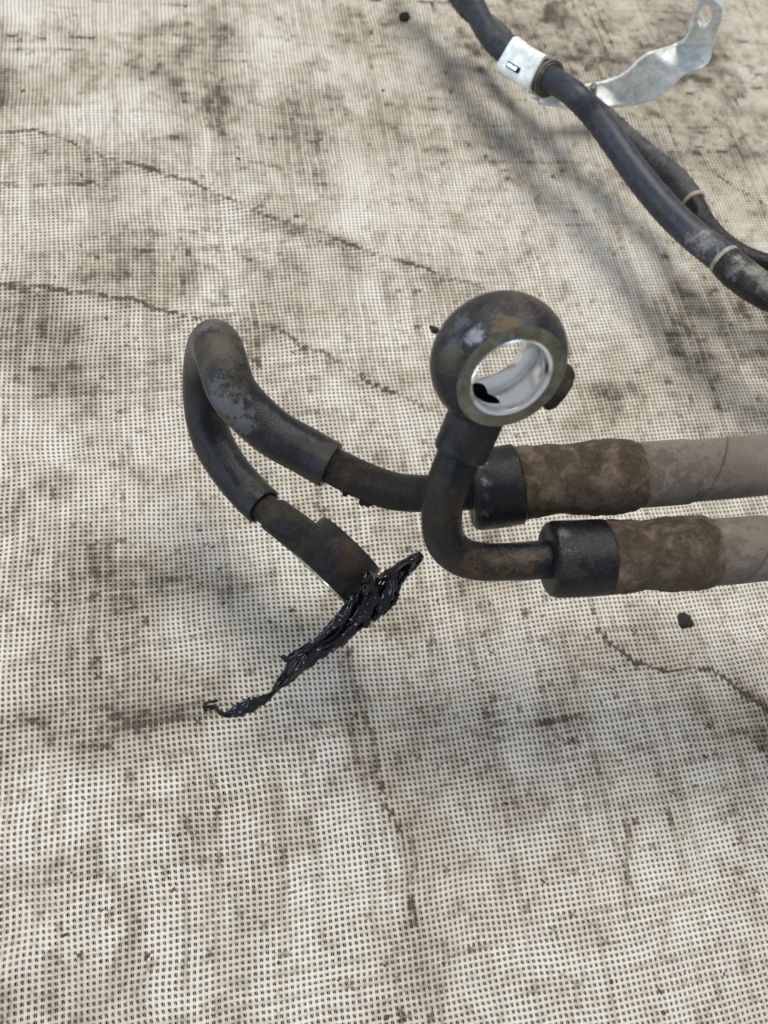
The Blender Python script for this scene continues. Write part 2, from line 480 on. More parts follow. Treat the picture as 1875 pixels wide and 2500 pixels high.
def build_ground():
    B = 10                                   # blocks of 10 x 10 cells
    nb = 36
    lo = -nb
    bi, bj = np.meshgrid(np.arange(-nb, nb), np.arange(-nb, nb), indexing='ij')
    X = (bi + .5) * B * PITCH
    Y = (bj + .5) * B * PITCH
    wx, wy = to_world(X.ravel(), Y.ravel())
    v = (np.stack([wx, wy, 0 * wx], 1) - np.array(CAM)) @ np.array(ROT)
    zz = np.maximum(-v[:, 2], 1e-4)
    px = PW / 2 + FPX * v[:, 0] / zz
    py = PH / 2 - FPX * v[:, 1] / zz
    mx, my = 240, 240
    inside = ((v[:, 2] < -.05) & (px > -mx) & (px < PW + mx) & (py > -my) & (py < PH + my)).reshape(bi.shape)
    cells = []
    for a, b in zip(*np.nonzero(inside)):
        ii, jj = np.meshgrid(np.arange(B), np.arange(B), indexing='ij')
        cells.append(np.stack([(bi[a, b] * B + ii).ravel(), (bj[a, b] * B + jj).ravel()], 1))
    C = np.concatenate(cells)
    n = len(C)
    # lattice points at half steps, (2i, 2j) .. shared between cells
    off = 2 * nb * B + 4
    W = 2 * off

    def key(a, b):
        return (a + off).astype(np.int64) * W + (b + off)
    i2, j2 = C[:, 0] * 2, C[:, 1] * 2
    ring = [(0, 0), (1, 0), (2, 0), (2, 1), (2, 2), (1, 2), (0, 2), (0, 1)]
    keys = np.stack([key(i2 + a, j2 + b) for a, b in ring], 1)
    uniq, inv = np.unique(keys.ravel(), return_inverse=True)
    inv = inv.reshape(n, 8)
    gi, gj = uniq // W - off, uniq % W - off
    gx = gi * .5 * PITCH
    gy = gj * .5 * PITCH
    # upright threads ride high, cross threads dip between them
    odd_i, odd_j = (gi % 2 != 0), (gj % 2 != 0)
    h = np.where(~odd_i & ~odd_j, .20, np.where(~odd_i & odd_j, .27, .06))
    wob = PITCH * .05
    gx = gx + (_hash(gi, gj, 0 * gi, 3) - .5) * wob * 2
    gy = gy + (_hash(gi, gj, 0 * gi, 4) - .5) * wob * 2
    gz = (h + (_hash(gi, gj, 0 * gi, 5) - .5) * .08) * PITCH
    base = np.stack([gx, gy, gz], 1)
    # hole rim, top and bottom
    cxy = (C + .5) * PITCH
    jit = (_hash(C[:, 0], C[:, 1], 0 * C[:, 0], 8)[:, None] - .5)
    jit2 = (_hash(C[:, 0], C[:, 1], 0 * C[:, 0], 9)[:, None] - .5)
    ang = np.array([225, 270, 315, 0, 45, 90, 135, 180]) * math.pi / 180
    # leno holes: slightly long along the warp and leaning
    rx = (.262 + .05 * jit) * PITCH
    ry = (.300 + .05 * jit2) * PITCH
    cc, ss = np.cos(ang)[None], np.sin(ang)[None]
    ox = rx * cc - .05 * PITCH * ss
    oy = ry * ss
    topz = np.where(np.abs(ss) > .9, -.02, np.where(np.abs(cc) > .9, .10, .04)) * PITCH
    hx = cxy[:, :1] + ox + jit * .06 * PITCH
    hy = cxy[:, 1:] + oy + jit2 * .06 * PITCH
    rim = np.stack([hx, hy, np.broadcast_to(topz, hx.shape)], 2).reshape(-1, 3)
    rim2 = np.stack([cxy[:, :1] + ox * 1.12, cxy[:, 1:] + oy * 1.12, np.full(hx.shape, -.5 * PITCH)], 2).reshape(-1, 3)
    # the crossing strand in the hole
    t = jit * .12
    sx = np.concatenate([-.12 + t, -.04 + t, .12 + t, .04 + t], 1) * PITCH
    k_ = 1.0 + 0 * t
    sy = np.concatenate([-.33 * k_, -.33 * k_, .33 * k_, .33 * k_], 1) * PITCH
    szz = np.broadcast_to(np.array([-.20, -.20, -.12, -.12]) * PITCH, sx.shape)
    st = np.stack([cxy[:, :1] + sx, cxy[:, 1:] + sy, szz], 2).reshape(-1, 3)
    nu, nr = len(uniq), n * 8
    V = np.concatenate([base, rim, rim2, st])
    ridx = nu + np.arange(n)[:, None] * 8 + np.arange(8)[None]
    r2 = ridx + nr
    sidx = nu + 2 * nr + np.arange(n)[:, None] * 4 + np.arange(4)[None]
    quads = []
    for k in range(8):
        k2 = (k + 1) % 8
        quads.append(np.stack([inv[:, k], inv[:, k2], ridx[:, k2], ridx[:, k]], 1))
        quads.append(np.stack([ridx[:, k], ridx[:, k2], r2[:, k2], r2[:, k]], 1))
    quads.append(sidx)
    Q = np.concatenate(quads)
    sw = swell(base[:, 0], base[:, 1])
    db = dirt_at(base[:, 0], base[:, 1])
    def drift(X, Y):
        return ((vnoise(X * 17, Y * 17, seed=81) - .5) * 1.6 + (vnoise(X * 80, Y * 80, seed=82) - .5) * .5) * PITCH, \
               ((vnoise(X * 17, Y * 17, seed=83) - .5) * 1.6 + (vnoise(X * 80, Y * 80, seed=84) - .5) * .5) * PITCH
    dx_, dy_ = drift(base[:, 0], base[:, 1])
    for ax_i, dd_ in ((0, dx_), (1, dy_)):
        V[:, ax_i] += np.concatenate([dd_, dd_[inv].ravel(), dd_[inv].ravel(), np.repeat(dd_[inv].mean(1), 4)])
    V[:, 2] += np.concatenate([sw, sw[inv].ravel(), sw[inv].ravel(), np.repeat(sw[inv].mean(1), 4)])
    dirt = np.concatenate([db, db[inv].ravel(), db[inv].ravel(), np.repeat(db[inv].mean(1), 4)])
    dirt[nu + nr:nu + 2 * nr] += 1.5          # hole walls get much darker towards their lower edge
    dirt[nu:nu + nr] += .30
    dirt[nu + 2 * nr:] = dirt[nu + 2 * nr:] * .8 + .10
    me = bpy.data.meshes.new("ground_sheet")
    me.vertices.add(len(V))
    me.vertices.foreach_set("co", V.ravel())
    me.loops.add(Q.size)
    me.loops.foreach_set("vertex_index", Q.ravel().astype(np.int32))
    me.polygons.add(len(Q))
    me.polygons.foreach_set("loop_start", np.arange(0, Q.size, 4, dtype=np.int32))
    me.polygons.foreach_set("use_smooth", np.ones(len(Q), bool))
    a = me.attributes.new("dirt", 'FLOAT', 'POINT')
    a.data.foreach_set("value", dirt.astype(np.float32))
    me.update(calc_edges=True)
    me.materials.append(cloth_material())
    o = bpy.data.objects.new("ground_sheet", me)
    COL.objects.link(o)
    o.rotation_euler = (0, 0, ANG)
    o['kind'] = 'structure'
    # plain continuation of the sheet outside the picture
    vs, fs = [], []
    step = B * PITCH
    idx = {}

    def vid(a, b):
        if (a, b) not in idx:
            idx[(a, b)] = len(vs)
            x, y = a * step, b * step
            vs.append((x, y, float(swell(np.array([x]), np.array([y]))[0]) + .0002))
        return idx[(a, b)]
    for a in range(2 * nb):
        for b in range(2 * nb):
            if not inside[a, b]:
                A, Bb = a - nb, b - nb
                fs.append((vid(A, Bb), vid(A + 1, Bb), vid(A + 1, Bb + 1), vid(A, Bb + 1)))
    oo = mesh_obj("ground_sheet_border", vs, fs, outer_cloth_material())
    oo.rotation_euler = (0, 0, ANG)
    oo['kind'] = 'structure'
    # dark floor under the sheet
    m, nt, nodes, links, bs = mat_base("floor_under")
    co = N(nt, 'ShaderNodeTexCoord').outputs['Object']
    links.new(ramp(nt, noise(nt, co, 900, 4), [(.3, (0.012, 0.009, 0.006)), (.7, (0.028, 0.021, 0.014))]), bs.inputs['Base Color'])
    bs.inputs['Roughness'].default_value = .9
    g = mesh_obj("floor", [(-1.5, -1.5, -.0042), (1.5, -1.5, -.0042), (1.5, 1.5, -.0042), (-1.5, 1.5, -.0042)], [(0, 1, 2, 3)], m)
    g['kind'] = 'structure'
    print("cells", n, "quads", len(Q))


build_ground()


# ---------------------------------------------------------------- tubes
class Path:
    """Smooth centre line through control points (px, py, px per mm) or Vectors."""

    def __init__(self, pts, dens=28):
        P = [p if isinstance(p, Vector) else at(*p) for p in pts]
        P = [P[0] * 2 - P[1]] + P + [P[-1] * 2 - P[-2]]
        out, par = [], []
        for k in range(1, len(P) - 2):
            p0, p1, p2, p3 = P[k - 1], P[k], P[k + 1], P[k + 2]
            t0 = 0
            t1 = t0 + max((p1 - p0).length, 1e-6) ** .5
            t2 = t1 + max((p2 - p1).length, 1e-6) ** .5
            t3 = t2 + max((p3 - p2).length, 1e-6) ** .5
            for q in range(dens):
                t = t1 + (t2 - t1) * q / dens
                A1 = p0 * ((t1 - t) / (t1 - t0)) + p1 * ((t - t0) / (t1 - t0))
                A2 = p1 * ((t2 - t) / (t2 - t1)) + p2 * ((t - t1) / (t2 - t1))
                A3 = p2 * ((t3 - t) / (t3 - t2)) + p3 * ((t - t2) / (t3 - t2))
                B1 = A1 * ((t2 - t) / (t2 - t0)) + A2 * ((t - t0) / (t2 - t0))
                B2 = A2 * ((t3 - t) / (t3 - t1)) + A3 * ((t - t1) / (t3 - t1))
                out.append(B1 * ((t2 - t) / (t2 - t1)) + B2 * ((t - t1) / (t2 - t1)))
                par.append(k - 1 + q / dens)
        out.append(P[-2])
        par.append(len(P) - 3)
        A = np.array(out)
        for _ in range(6):                  # ease the joins
            A[1:-1] = A[1:-1] * .5 + (A[:-2] + A[2:]) * .25
        self.P = A
        self.par = np.array(par, float)
        d = np.linalg.norm(np.diff(A, axis=0), axis=1)
        self.L = np.concatenate([[0], np.cumsum(d)])
        T = np.gradient(A, axis=0)
        T /= np.linalg.norm(T, axis=1)[:, None]
        self.T = T
        n = np.cross(T[0], [0, 0, 1.0])
        n /= np.linalg.norm(n)
        Ns = [n]
        for k in range(1, len(A)):
            n = n - T[k] * np.dot(n, T[k])
            n /= np.linalg.norm(n)
            Ns.append(n)
        self.N = np.array(Ns)

    def len_at(self, t):
        return float(np.interp(t, self.par, self.L))

    def sample(self, l):
        l = np.asarray(l, float)
        P = np.stack([np.interp(l, self.L, self.P[:, k]) for k in range(3)], 1)
        T = np.stack([np.interp(l, self.L, self.T[:, k]) for k in range(3)], 1)
        over = np.maximum(l - self.L[-1], 0)[:, None]
        under = np.minimum(l, 0)[:, None]
        P = P + self.T[-1] * over + self.T[0] * under
        T /= np.linalg.norm(T, axis=1)[:, None]
        Nn = np.stack([np.interp(l, self.L, self.N[:, k]) for k in range(3)], 1)
        Nn -= T * (Nn * T).sum(1)[:, None]
        Nn /= np.linalg.norm(Nn, axis=1)[:, None]
        return P, T, Nn


def tube(name, path, stations, mat, parent, seg=40, step=.0012, disp=None, flat=None):
    """Skin along a path. stations: (length in m, radius in m); equal lengths make a step. Radius 0 closes."""
    ls, rs, hold = [], [], []
    for (l0, r0), (l1, r1) in zip(stations[:-1], stations[1:]):
        n = max(1, int(abs(l1 - l0) / step))
        for k in range(n):
            ls.append(l0 + (l1 - l0) * k / n)
            rs.append(r0 + (r1 - r0) * k / n)
    ls.append(stations[-1][0])
    rs.append(stations[-1][1])
    ls, rs = np.array(ls), np.array(rs)
    P, T, Nn = path.sample(ls)
    Bn = np.cross(T, Nn)
    th = np.arange(seg) * 2 * math.pi / seg
    R = np.repeat(rs[:, None], seg, 1)
    if disp is not None:
        w = np.clip(rs / max(rs.max(), 1e-6), 0, 1)[:, None] ** 2
        R = R + disp(np.repeat(ls[:, None], seg, 1), np.repeat(th[None], len(ls), 0)) * w
    V = P[:, None, :] + R[:, :, None] * (np.cos(th)[None, :, None] * Nn[:, None, :] + np.sin(th)[None, :, None] * Bn[:, None, :])
    n = len(ls)
    V = V.reshape(-1, 3)
    faces, uvs = [], []
    circ = 2 * math.pi * max(rs.max(), 1e-5)
    cum = np.concatenate([[0], np.cumsum(np.hypot(np.diff(ls), np.diff(rs)))]) / circ
    for a in range(n - 1):
        for b in range(seg):
            b2 = (b + 1) % seg
            faces.append((a * seg + b, a * seg + b2, (a + 1) * seg + b2, (a + 1) * seg + b))
            uvs += [(cum[a], b / seg), (cum[a], (b + 1) / seg), (cum[a + 1], (b + 1) / seg), (cum[a + 1], b / seg)]
    return mesh_obj(name, V, faces, mat, parent, uvs)


mm = .001


def lump(amp, f, seed, ridge=0.0):
    def fn(l, th):
        x, y = np.cos(th) * .5, np.sin(th) * .5
        v = (fbm(x * 2.2 + 7, y * 2.2 + 3, l * f, seed=seed) - .5) * 2
        if ridge:
            v = v + ridge * (np.abs(fbm(x * 6, y * 6, l * f * 2.6, seed=seed + 3) - .5) * -2 + .25)
        return v * amp
    return fn


def ring_lathe(name, centre, axis, prof, mat, parent, seg=96, closed=True, mats=None):
    """Turn a profile (radius, height) in mm about an axis."""
    axis = axis.normalized()
    u = axis.cross(Vector((0.31, 0.2, 0.9))).normalized()
    w = axis.cross(u)
    V, F = [], []
    for k in range(seg):
        a = 2 * math.pi * k / seg
        d = u * math.cos(a) + w * math.sin(a)
        for r, h in prof:
            V.append(centre + d * (r * mm) + axis * (h * mm))
    n = len(prof)
    fm = []
    for k in range(seg):
        k2 = (k + 1) % seg
        for q in range(n if closed else n - 1):
            q2 = (q + 1) % n
            F.append((k * n + q, k * n + q2, k2 * n + q2, k2 * n + q))
            fm.append(q)
    o = mesh_obj(name, V, F, mat, parent, sharp=28)
    if mats:
        for m_ in mats[0]:
            o.data.materials.append(m_)
        o.data.polygons.foreach_set("material_index", [mats[1](q) for q in fm])
    return o


# ---------------------------------------------------------------- materials of the lines
def pts(lst):
    return [(at(x, y, s), r * mm, k) for x, y, s, r, k in lst]


TUBE = dirty_metal("black_paint_dusty", (0.008, 0.008, 0.010), DUST, .46, RUST, .18, .28, seed=1, bump=.45)
TUBE2 = dirty_metal("black_paint_oily", (0.004, 0.004, 0.004), (0.050, 0.034, 0.022), .46, RUST, .16, .26, seed=12, bump=.6)
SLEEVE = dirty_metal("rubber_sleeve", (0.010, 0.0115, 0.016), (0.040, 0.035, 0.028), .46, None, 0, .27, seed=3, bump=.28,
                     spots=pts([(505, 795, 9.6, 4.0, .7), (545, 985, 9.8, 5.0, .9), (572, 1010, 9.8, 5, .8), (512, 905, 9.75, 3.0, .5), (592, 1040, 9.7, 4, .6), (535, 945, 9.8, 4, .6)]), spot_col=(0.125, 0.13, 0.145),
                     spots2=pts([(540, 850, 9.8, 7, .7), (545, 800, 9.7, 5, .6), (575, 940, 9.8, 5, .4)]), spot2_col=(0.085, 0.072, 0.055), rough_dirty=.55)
FITTING = dirty_metal("fitting_grimy", (0.014, 0.015, 0.020), (0.052, 0.042, 0.030), .54, RUST, .16, .26, seed=6, bump=.8,
                      spots=pts([(895, 1425, 8.15, 7.5, 1.0), (860, 1455, 8.15, 6, 1.0)]), spot_col=(0.006, 0.005, 0.004),
                      spots2=pts([(845, 1335, 8.2, 5, .9), (868, 1370, 8.2, 5, .9), (815, 1325, 8.2, 3.5, .7)]), spot2_col=(0.062, 0.038, 0.024))
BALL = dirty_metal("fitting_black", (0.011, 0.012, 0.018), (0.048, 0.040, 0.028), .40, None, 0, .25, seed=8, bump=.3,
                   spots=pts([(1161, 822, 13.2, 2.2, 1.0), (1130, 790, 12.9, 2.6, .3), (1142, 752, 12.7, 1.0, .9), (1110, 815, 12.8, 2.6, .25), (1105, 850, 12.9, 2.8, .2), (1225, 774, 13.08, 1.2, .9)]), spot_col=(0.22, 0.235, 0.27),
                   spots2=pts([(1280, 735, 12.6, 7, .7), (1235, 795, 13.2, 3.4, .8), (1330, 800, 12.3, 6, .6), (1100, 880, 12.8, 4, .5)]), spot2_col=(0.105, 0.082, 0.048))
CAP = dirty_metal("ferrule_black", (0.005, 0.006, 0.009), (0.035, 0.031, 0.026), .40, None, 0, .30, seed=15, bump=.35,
                  spots=pts([(1176, 1140, 9.8, 1.8, .7), (1184, 1175, 9.85, 1.8, .8), (1188, 1215, 9.85, 1.8, .7), (1185, 1250, 9.8, 1.6, .6), (1378, 1300, 9.95, 2, .45), (1384, 1345, 10, 2, .4)]), spot_col=(0.16, 0.165, 0.18))  # pale spots paint the shine along the caps' front edge
CRIMP = dirty_metal("rusty_crimp", (0.082, 0.058, 0.038), (0.205, 0.155, 0.108), .62, (0.14, 0.078, 0.038), .30, .5, seed=22, bump=1.0, scale=520, speck=.35)
FARTUBE = dirty_metal("blue_black_rubber", (0.030, 0.034, 0.046), (0.055, 0.055, 0.060), .38, None, 0, .42, seed=31, bump=.15,
                      spots=pts([(1705, 580, 6.0, 10, .55), (1745, 600, 6.1, 8, .6), (1715, 560, 6.1, 7, .5), (1475, 310, 5.8, 4, .25)]), spot_col=(0.33, 0.315, 0.29))
FARTUBE2 = dirty_metal("dusty_rubber", (0.036, 0.038, 0.048), (0.13, 0.125, 0.12), .55, None, 0, .5, seed=33, bump=.3)
SHRINK = dirty_metal("shrink_sleeve", (0.008, 0.009, 0.012), (0.09, 0.086, 0.078), .42, None, 0, .26, seed=35, bump=.4,
                     spots=pts([(1815, 625, 6.15, 5, .7), (1850, 655, 6.15, 6, .7), (1790, 660, 6.1, 4, .5), (1870, 690, 6.2, 5, .6)]), spot_col=(0.27, 0.26, 0.24))
BAND = dirty_metal("dusty_band", (0.28, 0.25, 0.21), (0.4, 0.37, 0.32), .5, None, 0, .6, seed=37, bump=.5)
ZINC = dirty_metal("zinc_plate", (0.74, 0.78, 0.78), (0.56, 0.51, 0.43), .42, (0.20, 0.13, 0.085), .14, .42, metallic=.12, seed=41, bump=.25, scale=120, rough_dirty=.6)
STEEL = dirty_metal("bright_steel", (0.86, 0.89, 0.91), (0.60, 0.60, 0.56), .05, None, 0, .20, metallic=1.0, seed=43, bump=.04, rough_dirty=.3, speck=.1, tint_lo=.92, tint_hi=1.04)
FACE = dirty_metal("steel_face", (0.22, 0.225, 0.185), (0.13, 0.12, 0.085), .5, None, 0, .40, metallic=.75, seed=45, bump=.15, rough_dirty=.5)
GROM = dirty_metal("olive_rubber", (0.07, 0.065, 0.05), (0.14, 0.125, 0.1), .6, None, 0, .6, seed=47, bump=.3)
PLASTIC_TAB = dirty_metal("black_plastic", (0.012, 0.010, 0.009), (0.05, 0.035, 0.02), .40, None, 0, .45, seed=49, bump=.4)
DARK = dirty_metal("dark_bore", (0.006, 0.006, 0.006), (0.01, 0.01, 0.01), .2, None, 0, .8, seed=50)


def fabric():
    m, nt, nodes, links, bs = mat_base("fabric_cover")
    tc = N(nt, 'ShaderNodeTexCoord')
    co = tc.outputs['Object']
    uv = N(nt, 'ShaderNodeSeparateXYZ')
    links.new(tc.outputs['UV'], uv.inputs[0])
    a = math_n(nt, 'MULTIPLY', uv.outputs[0], 2 * math.pi * 112)
    b = math_n(nt, 'MULTIPLY', uv.outputs[1], 2 * math.pi * 112)
    w1 = math_n(nt, 'SINE', math_n(nt, 'ADD', a, math_n(nt, 'MULTIPLY', b, .5)))
    w2 = math_n(nt, 'SINE', math_n(nt, 'SUBTRACT', math_n(nt, 'MULTIPLY', b, 1.0), math_n(nt, 'MULTIPLY', a, .5)))
    wv = math_n(nt, 'ADD', math_n(nt, 'MULTIPLY', w1, .5), math_n(nt, 'MULTIPLY', w2, .5))
    # wrapped tape: one slanting lap
    lap = math_n(nt, 'FRACT', math_n(nt, 'ADD', math_n(nt, 'MULTIPLY', uv.outputs[0], 2.1), math_n(nt, 'MULTIPLY', uv.outputs[1], 1.0)))
    seam = ramp(nt, lap, [(0.0, 1.0), (0.014, 1.0), (0.04, 0.0)])
    big = noise(nt, co, 60, 5, .65, 3)
    fine = noise(nt, co, 1500, 4, .6, 5)
    c = mix(nt, ramp(nt, big, [(.3, 0.0), (.75, 1.0)]), (0.215, 0.190, 0.152), (0.105, 0.083, 0.060))
    c = mix(nt, ramp(nt, math_n(nt, 'ADD', math_n(nt, 'MULTIPLY', wv, .35), fine), [(.2, .55), (.8, 0.0)]), c, (0.06, 0.05, 0.04))
    soil = spot_mask(nt, co, pts([(1590, 1130, 9.8, 9, .75), (1600, 1200, 9.8, 10, .85), (1680, 1215, 9.8, 11, .7), (1760, 1400, 9.9, 9, .8), (1775, 1330, 9.9, 6, .5), (1800, 1425, 9.8, 9, .7), (1770, 1230, 9.7, 9, .55), (1853, 1320, 9.95, 1.3, 1.0)]), math_n(nt, 'ADD', math_n(nt, 'MULTIPLY', fine, .2), math_n(nt, 'MULTIPLY', noise(nt, co, 420, 5, .65, 11), .8)))
    c = mix(nt, math_n(nt, 'MULTIPLY', soil, .8), c, (0.060, 0.044, 0.029))
    c = mix(nt, math_n(nt, 'MULTIPLY', seam, .75), c, (0.03, 0.024, 0.018))
    links.new(c, bs.inputs['Base Color'])
    bs.inputs['Roughness'].default_value = .8
    bs.inputs['Sheen Weight'].default_value = .15
    bp = N(nt, 'ShaderNodeBump')
    bp.inputs['Strength'].default_value = .6
    bp.inputs['Distance'].default_value = .00025
    h = math_n(nt, 'SUBTRACT', math_n(nt, 'ADD', wv, fine), math_n(nt, 'MULTIPLY', seam, 2.0))
    links.new(h, bp.inputs['Height'])
    links.new(bp.outputs[0], bs.inputs['Normal'])
    return m


FABRIC = fabric()


def hose_end(root, path, l_cap, cap_len, crimp_len, l_end, cap_r, seed, tape):
    """black cap, rusty crimp, fabric hose along the far end of a path"""
    a = l_cap
    cr = cap_r * mm
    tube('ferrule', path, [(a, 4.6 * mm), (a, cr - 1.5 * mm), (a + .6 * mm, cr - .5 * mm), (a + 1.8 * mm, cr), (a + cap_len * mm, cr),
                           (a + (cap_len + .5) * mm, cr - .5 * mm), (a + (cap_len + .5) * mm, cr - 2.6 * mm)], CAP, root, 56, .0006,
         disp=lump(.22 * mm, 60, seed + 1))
    b = a + cap_len * mm
    c = b + crimp_len * mm
    f = crimp_len
    prof = [(b - .2 * mm, 8.8), (b + .6 * mm, 9.45), (b + .12 * f * mm, 9.55), (b + .24 * f * mm, 9.3), (b + .36 * f * mm, 8.75), (b + .46 * f * mm, 9.0),
            (b + .60 * f * mm, 9.75), (b + .80 * f * mm, 9.85), (b + .90 * f * mm, 9.4), (b + .965 * f * mm, 8.6), (c, 8.3)]
    tube('crimp_sleeve', path, [(l, r * mm) for l, r in prof], CRIMP, root, 72, .0005, disp=lambda l, th: lump(.62 * mm, 120, seed, ridge=.8)(l, th) + lump(.26 * mm, 420, seed + 40, ridge=1.2)(l, th))
    d = c + tape * mm
    hr = 8.05 * mm
    tube('tape_wrap', path, [(c - 2 * mm, hr), (c - 1 * mm, hr + .6 * mm), (d, hr + .5 * mm), (d + .1 * mm, hr - .1 * mm)], FABRIC, root, 56, .001, disp=lump(.15 * mm, 90, seed + 7))
    tube('fabric_hose', path, [(c - 1 * mm, hr), (d + 4 * mm, hr), (l_end, hr)], FABRIC, root, 56, .002, disp=lump(.10 * mm, 60, seed + 9))


# ---------------------------------------------------------------- upper hydraulic line with the looped, sleeved pipe
def toward_camera(p, k):
    return p + (CAM - p).normalized() * k


ctrl1 = [(868, 1418, 7.9), (812, 1372, 7.85), (735, 1307, 7.8), (684, 1268, 7.75), (644, 1238, 7.65), (600, 1194, 7.6), (560, 1146, 7.6), (526, 1090, 7.6), (505, 1030, 7.65), (497, 960, 7.75),
         (500, 900, 7.95), (508, 858, 8.3), (519, 840, 8.8), (528, 842, 9.3), (537, 862, 9.55), (549, 905, 9.6), (567, 953, 9.55), (608, 1004, 9.45), (673, 1060, 9.35), (745, 1101, 9.3), (809, 1137, 9.3),
         (880, 1170, 9.35), (960, 1199, 9.4), (1050, 1205, 9.4), (1180, 1195, 9.4), (1300, 1176, 9.4), (1450, 1166, 9.4), (1600, 1157, 9.4), (1760, 1144, 9.4), (1900, 1131, 9.4), (2100, 1115, 9.3)]
p_last = at(2100, 1115, 9.3)
p1 = Path(ctrl1 + [p_last + Vector((.05, .002, -.012)), p_last + Vector((.11, -.002, -.055)), p_last + Vector((.16, .0, -.095)), Vector((p_last.x + .24, p_last.y, .010)), Vector((p_last.x + .40, p_last.y + .05, .0095))])
root1 = thing('hydraulic_line', 'black pipe looped tightly at left, feeding the upper of the two fabric covered hoses', 'hose', (p_last.x + .3, p_last.y + .02, 0), 'hydraulic lines held above the cloth')
L = p1.len_at
tube('pipe', p1, [(L(20.0) - 6 * mm, 4.9 * mm), (L(23.9), 4.9 * mm)], TUBE2, root1, 40, .0008, disp=lump(.25 * mm, 140, 5, ridge=.4))
sl0, sl1 = L(4) + 0 * mm, L(20)
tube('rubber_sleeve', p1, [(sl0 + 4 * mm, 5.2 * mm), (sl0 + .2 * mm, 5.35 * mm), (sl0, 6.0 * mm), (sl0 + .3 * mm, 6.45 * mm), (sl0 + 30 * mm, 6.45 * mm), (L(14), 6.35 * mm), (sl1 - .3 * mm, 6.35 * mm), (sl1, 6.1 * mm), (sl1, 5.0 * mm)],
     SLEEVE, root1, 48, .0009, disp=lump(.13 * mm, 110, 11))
tube('pipe_neck', p1, [(sl0 + 4 * mm, 4.8 * mm), (L(3.35), 4.75 * mm), (L(3.2), 5.0 * mm)], FITTING, root1, 40, .0006, disp=lump(.12 * mm, 200, 13))
tube('collar', p1, [(L(3.35), 4.5 * mm), (L(3.35), 5.4 * mm), (L(3.3), 5.75 * mm), (L(2.2), 5.85 * mm), (L(1.7), 5.85 * mm)], FITTING, root1, 48, .0006, disp=lump(.14 * mm, 200, 17))
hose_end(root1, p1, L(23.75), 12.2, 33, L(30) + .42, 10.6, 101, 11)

# edge-on banjo ring at the end of that pipe
c2 = at(819, 1369, 7.75)
pipe_dir = (at(860, 1416, 7.75) - at(745, 1306, 7.75)).normalized()
ax = (at(760, 1431, 7.75) - at(819, 1369, 7.75)).normalized()
vw = (CAM - c2).normalized()
ax = (ax - vw * ax.dot(vw)).normalized() + vw * .07
ax = (ax - pipe_dir * ax.dot(pipe_dir)).normalized()
hh = 7.35


def ring_prof(R, Rf, h, rb, rg):
    pr = []
    nseg = 12
    for k in range(nseg + 1):                 # rounded outside
        y = -h + 2 * h * k / nseg
        bulge = math.sqrt(max(0, 1 - (y / h) ** 2 * (1 - (Rf / R) ** 2)))
        pr.append((R * bulge, y))
    pr += [(Rf - .35, h + .02), (rb + .9, h + .02), (rb + .25, h - .35), (rb, h - 1.0), (rb, h * .58), (rb + .4, h * .54), (rg, h * .42), (rg, -h * .42), (rb + .4, -h * .54), (rb, -h * .58), (rb, -h + 1.0),
           (rb + .25, -h + .35), (rb + .9, -h - .02), (Rf - .35, -h - .02)]
    return pr, nseg


pr, ns = ring_prof(13.0, 12.4, hh, 7.6, 9.2)
b2 = ring_lathe('banjo_fitting', c2, ax, pr, FITTING, root1, 96, True, ([FACE, STEEL], lambda q: 0 if q < ns + 1 else (1 if q in (ns + 1, len(pr) - 2) else (2 if q != len(pr) - 1 else 0))))

# ---------------------------------------------------------------- lower hydraulic line with the open banjo
c1 = at(1217, 880, 12.15)
vz = (CAM - c1).normalized()
vx = (ROT @ Vector((1, 0, 0)))
vx = (vx - vz * vx.dot(vz)).normalized()
vy = vz.cross(vx)
n1 = (vx * (.60 * .643) - vy * (.80 * .643) + vz * .766).normalized()
pr, ns = ring_prof(14.1, 11.3, 6.8, 7.7, 10.0)


def on_plane(px, py, c, n):
    d = ray(px, py)
    return CAM + d * ((c - CAM).dot(n) / d.dot(n))


npl = [on_plane(1177, 978, c1, n1), on_plane(1158, 1025, c1, n1), on_plane(1131, 1088, c1, n1)]
print('neck', [round(FPX / 1000 / -(ROT.transposed() @ (p - CAM)).z, 2) for p in npl])
elbow = npl + [(1101, 1160, 11.05), (1083, 1220, 10.65), (1078, 1275, 10.35), (1090, 1325, 10.1), (1125, 1358, 9.9), (1180, 1371, 9.75), (1260, 1371, 9.65), (1340, 1366, 9.6),
         (1420, 1363, 9.55), (1520, 1358, 9.5), (1660, 1352, 9.5), (1780, 1345, 9.5), (1900, 1335, 9.45), (2100, 1322, 9.4)]
q_last = at(2100, 1322, 9.4)
p2 = Path(elbow + [q_last + Vector((.05, .0, -.012)), q_last + Vector((.11, -.004, -.055)), q_last + Vector((.16, -.006, -.095)), Vector((q_last.x + .24, q_last.y - .01, .010)), Vector((q_last.x + .40, q_last.y + .02, .0095))])
root2 = thing('hydraulic_line', 'elbow pipe ending in open steel-bored ring, feeding the lower fabric covered hose', 'hose', (q_last.x + .3, q_last.y, 0), 'hydraulic lines held above the cloth')
L2 = p2.len_at
b1 = ring_lathe('banjo_fitting', c1, n1, pr, BALL, root2, 144, True, ([FACE, STEEL], lambda q: 0 if q < ns else (1 if q in (ns, ns + 1, len(pr) - 2, len(pr) - 1) else 2)))
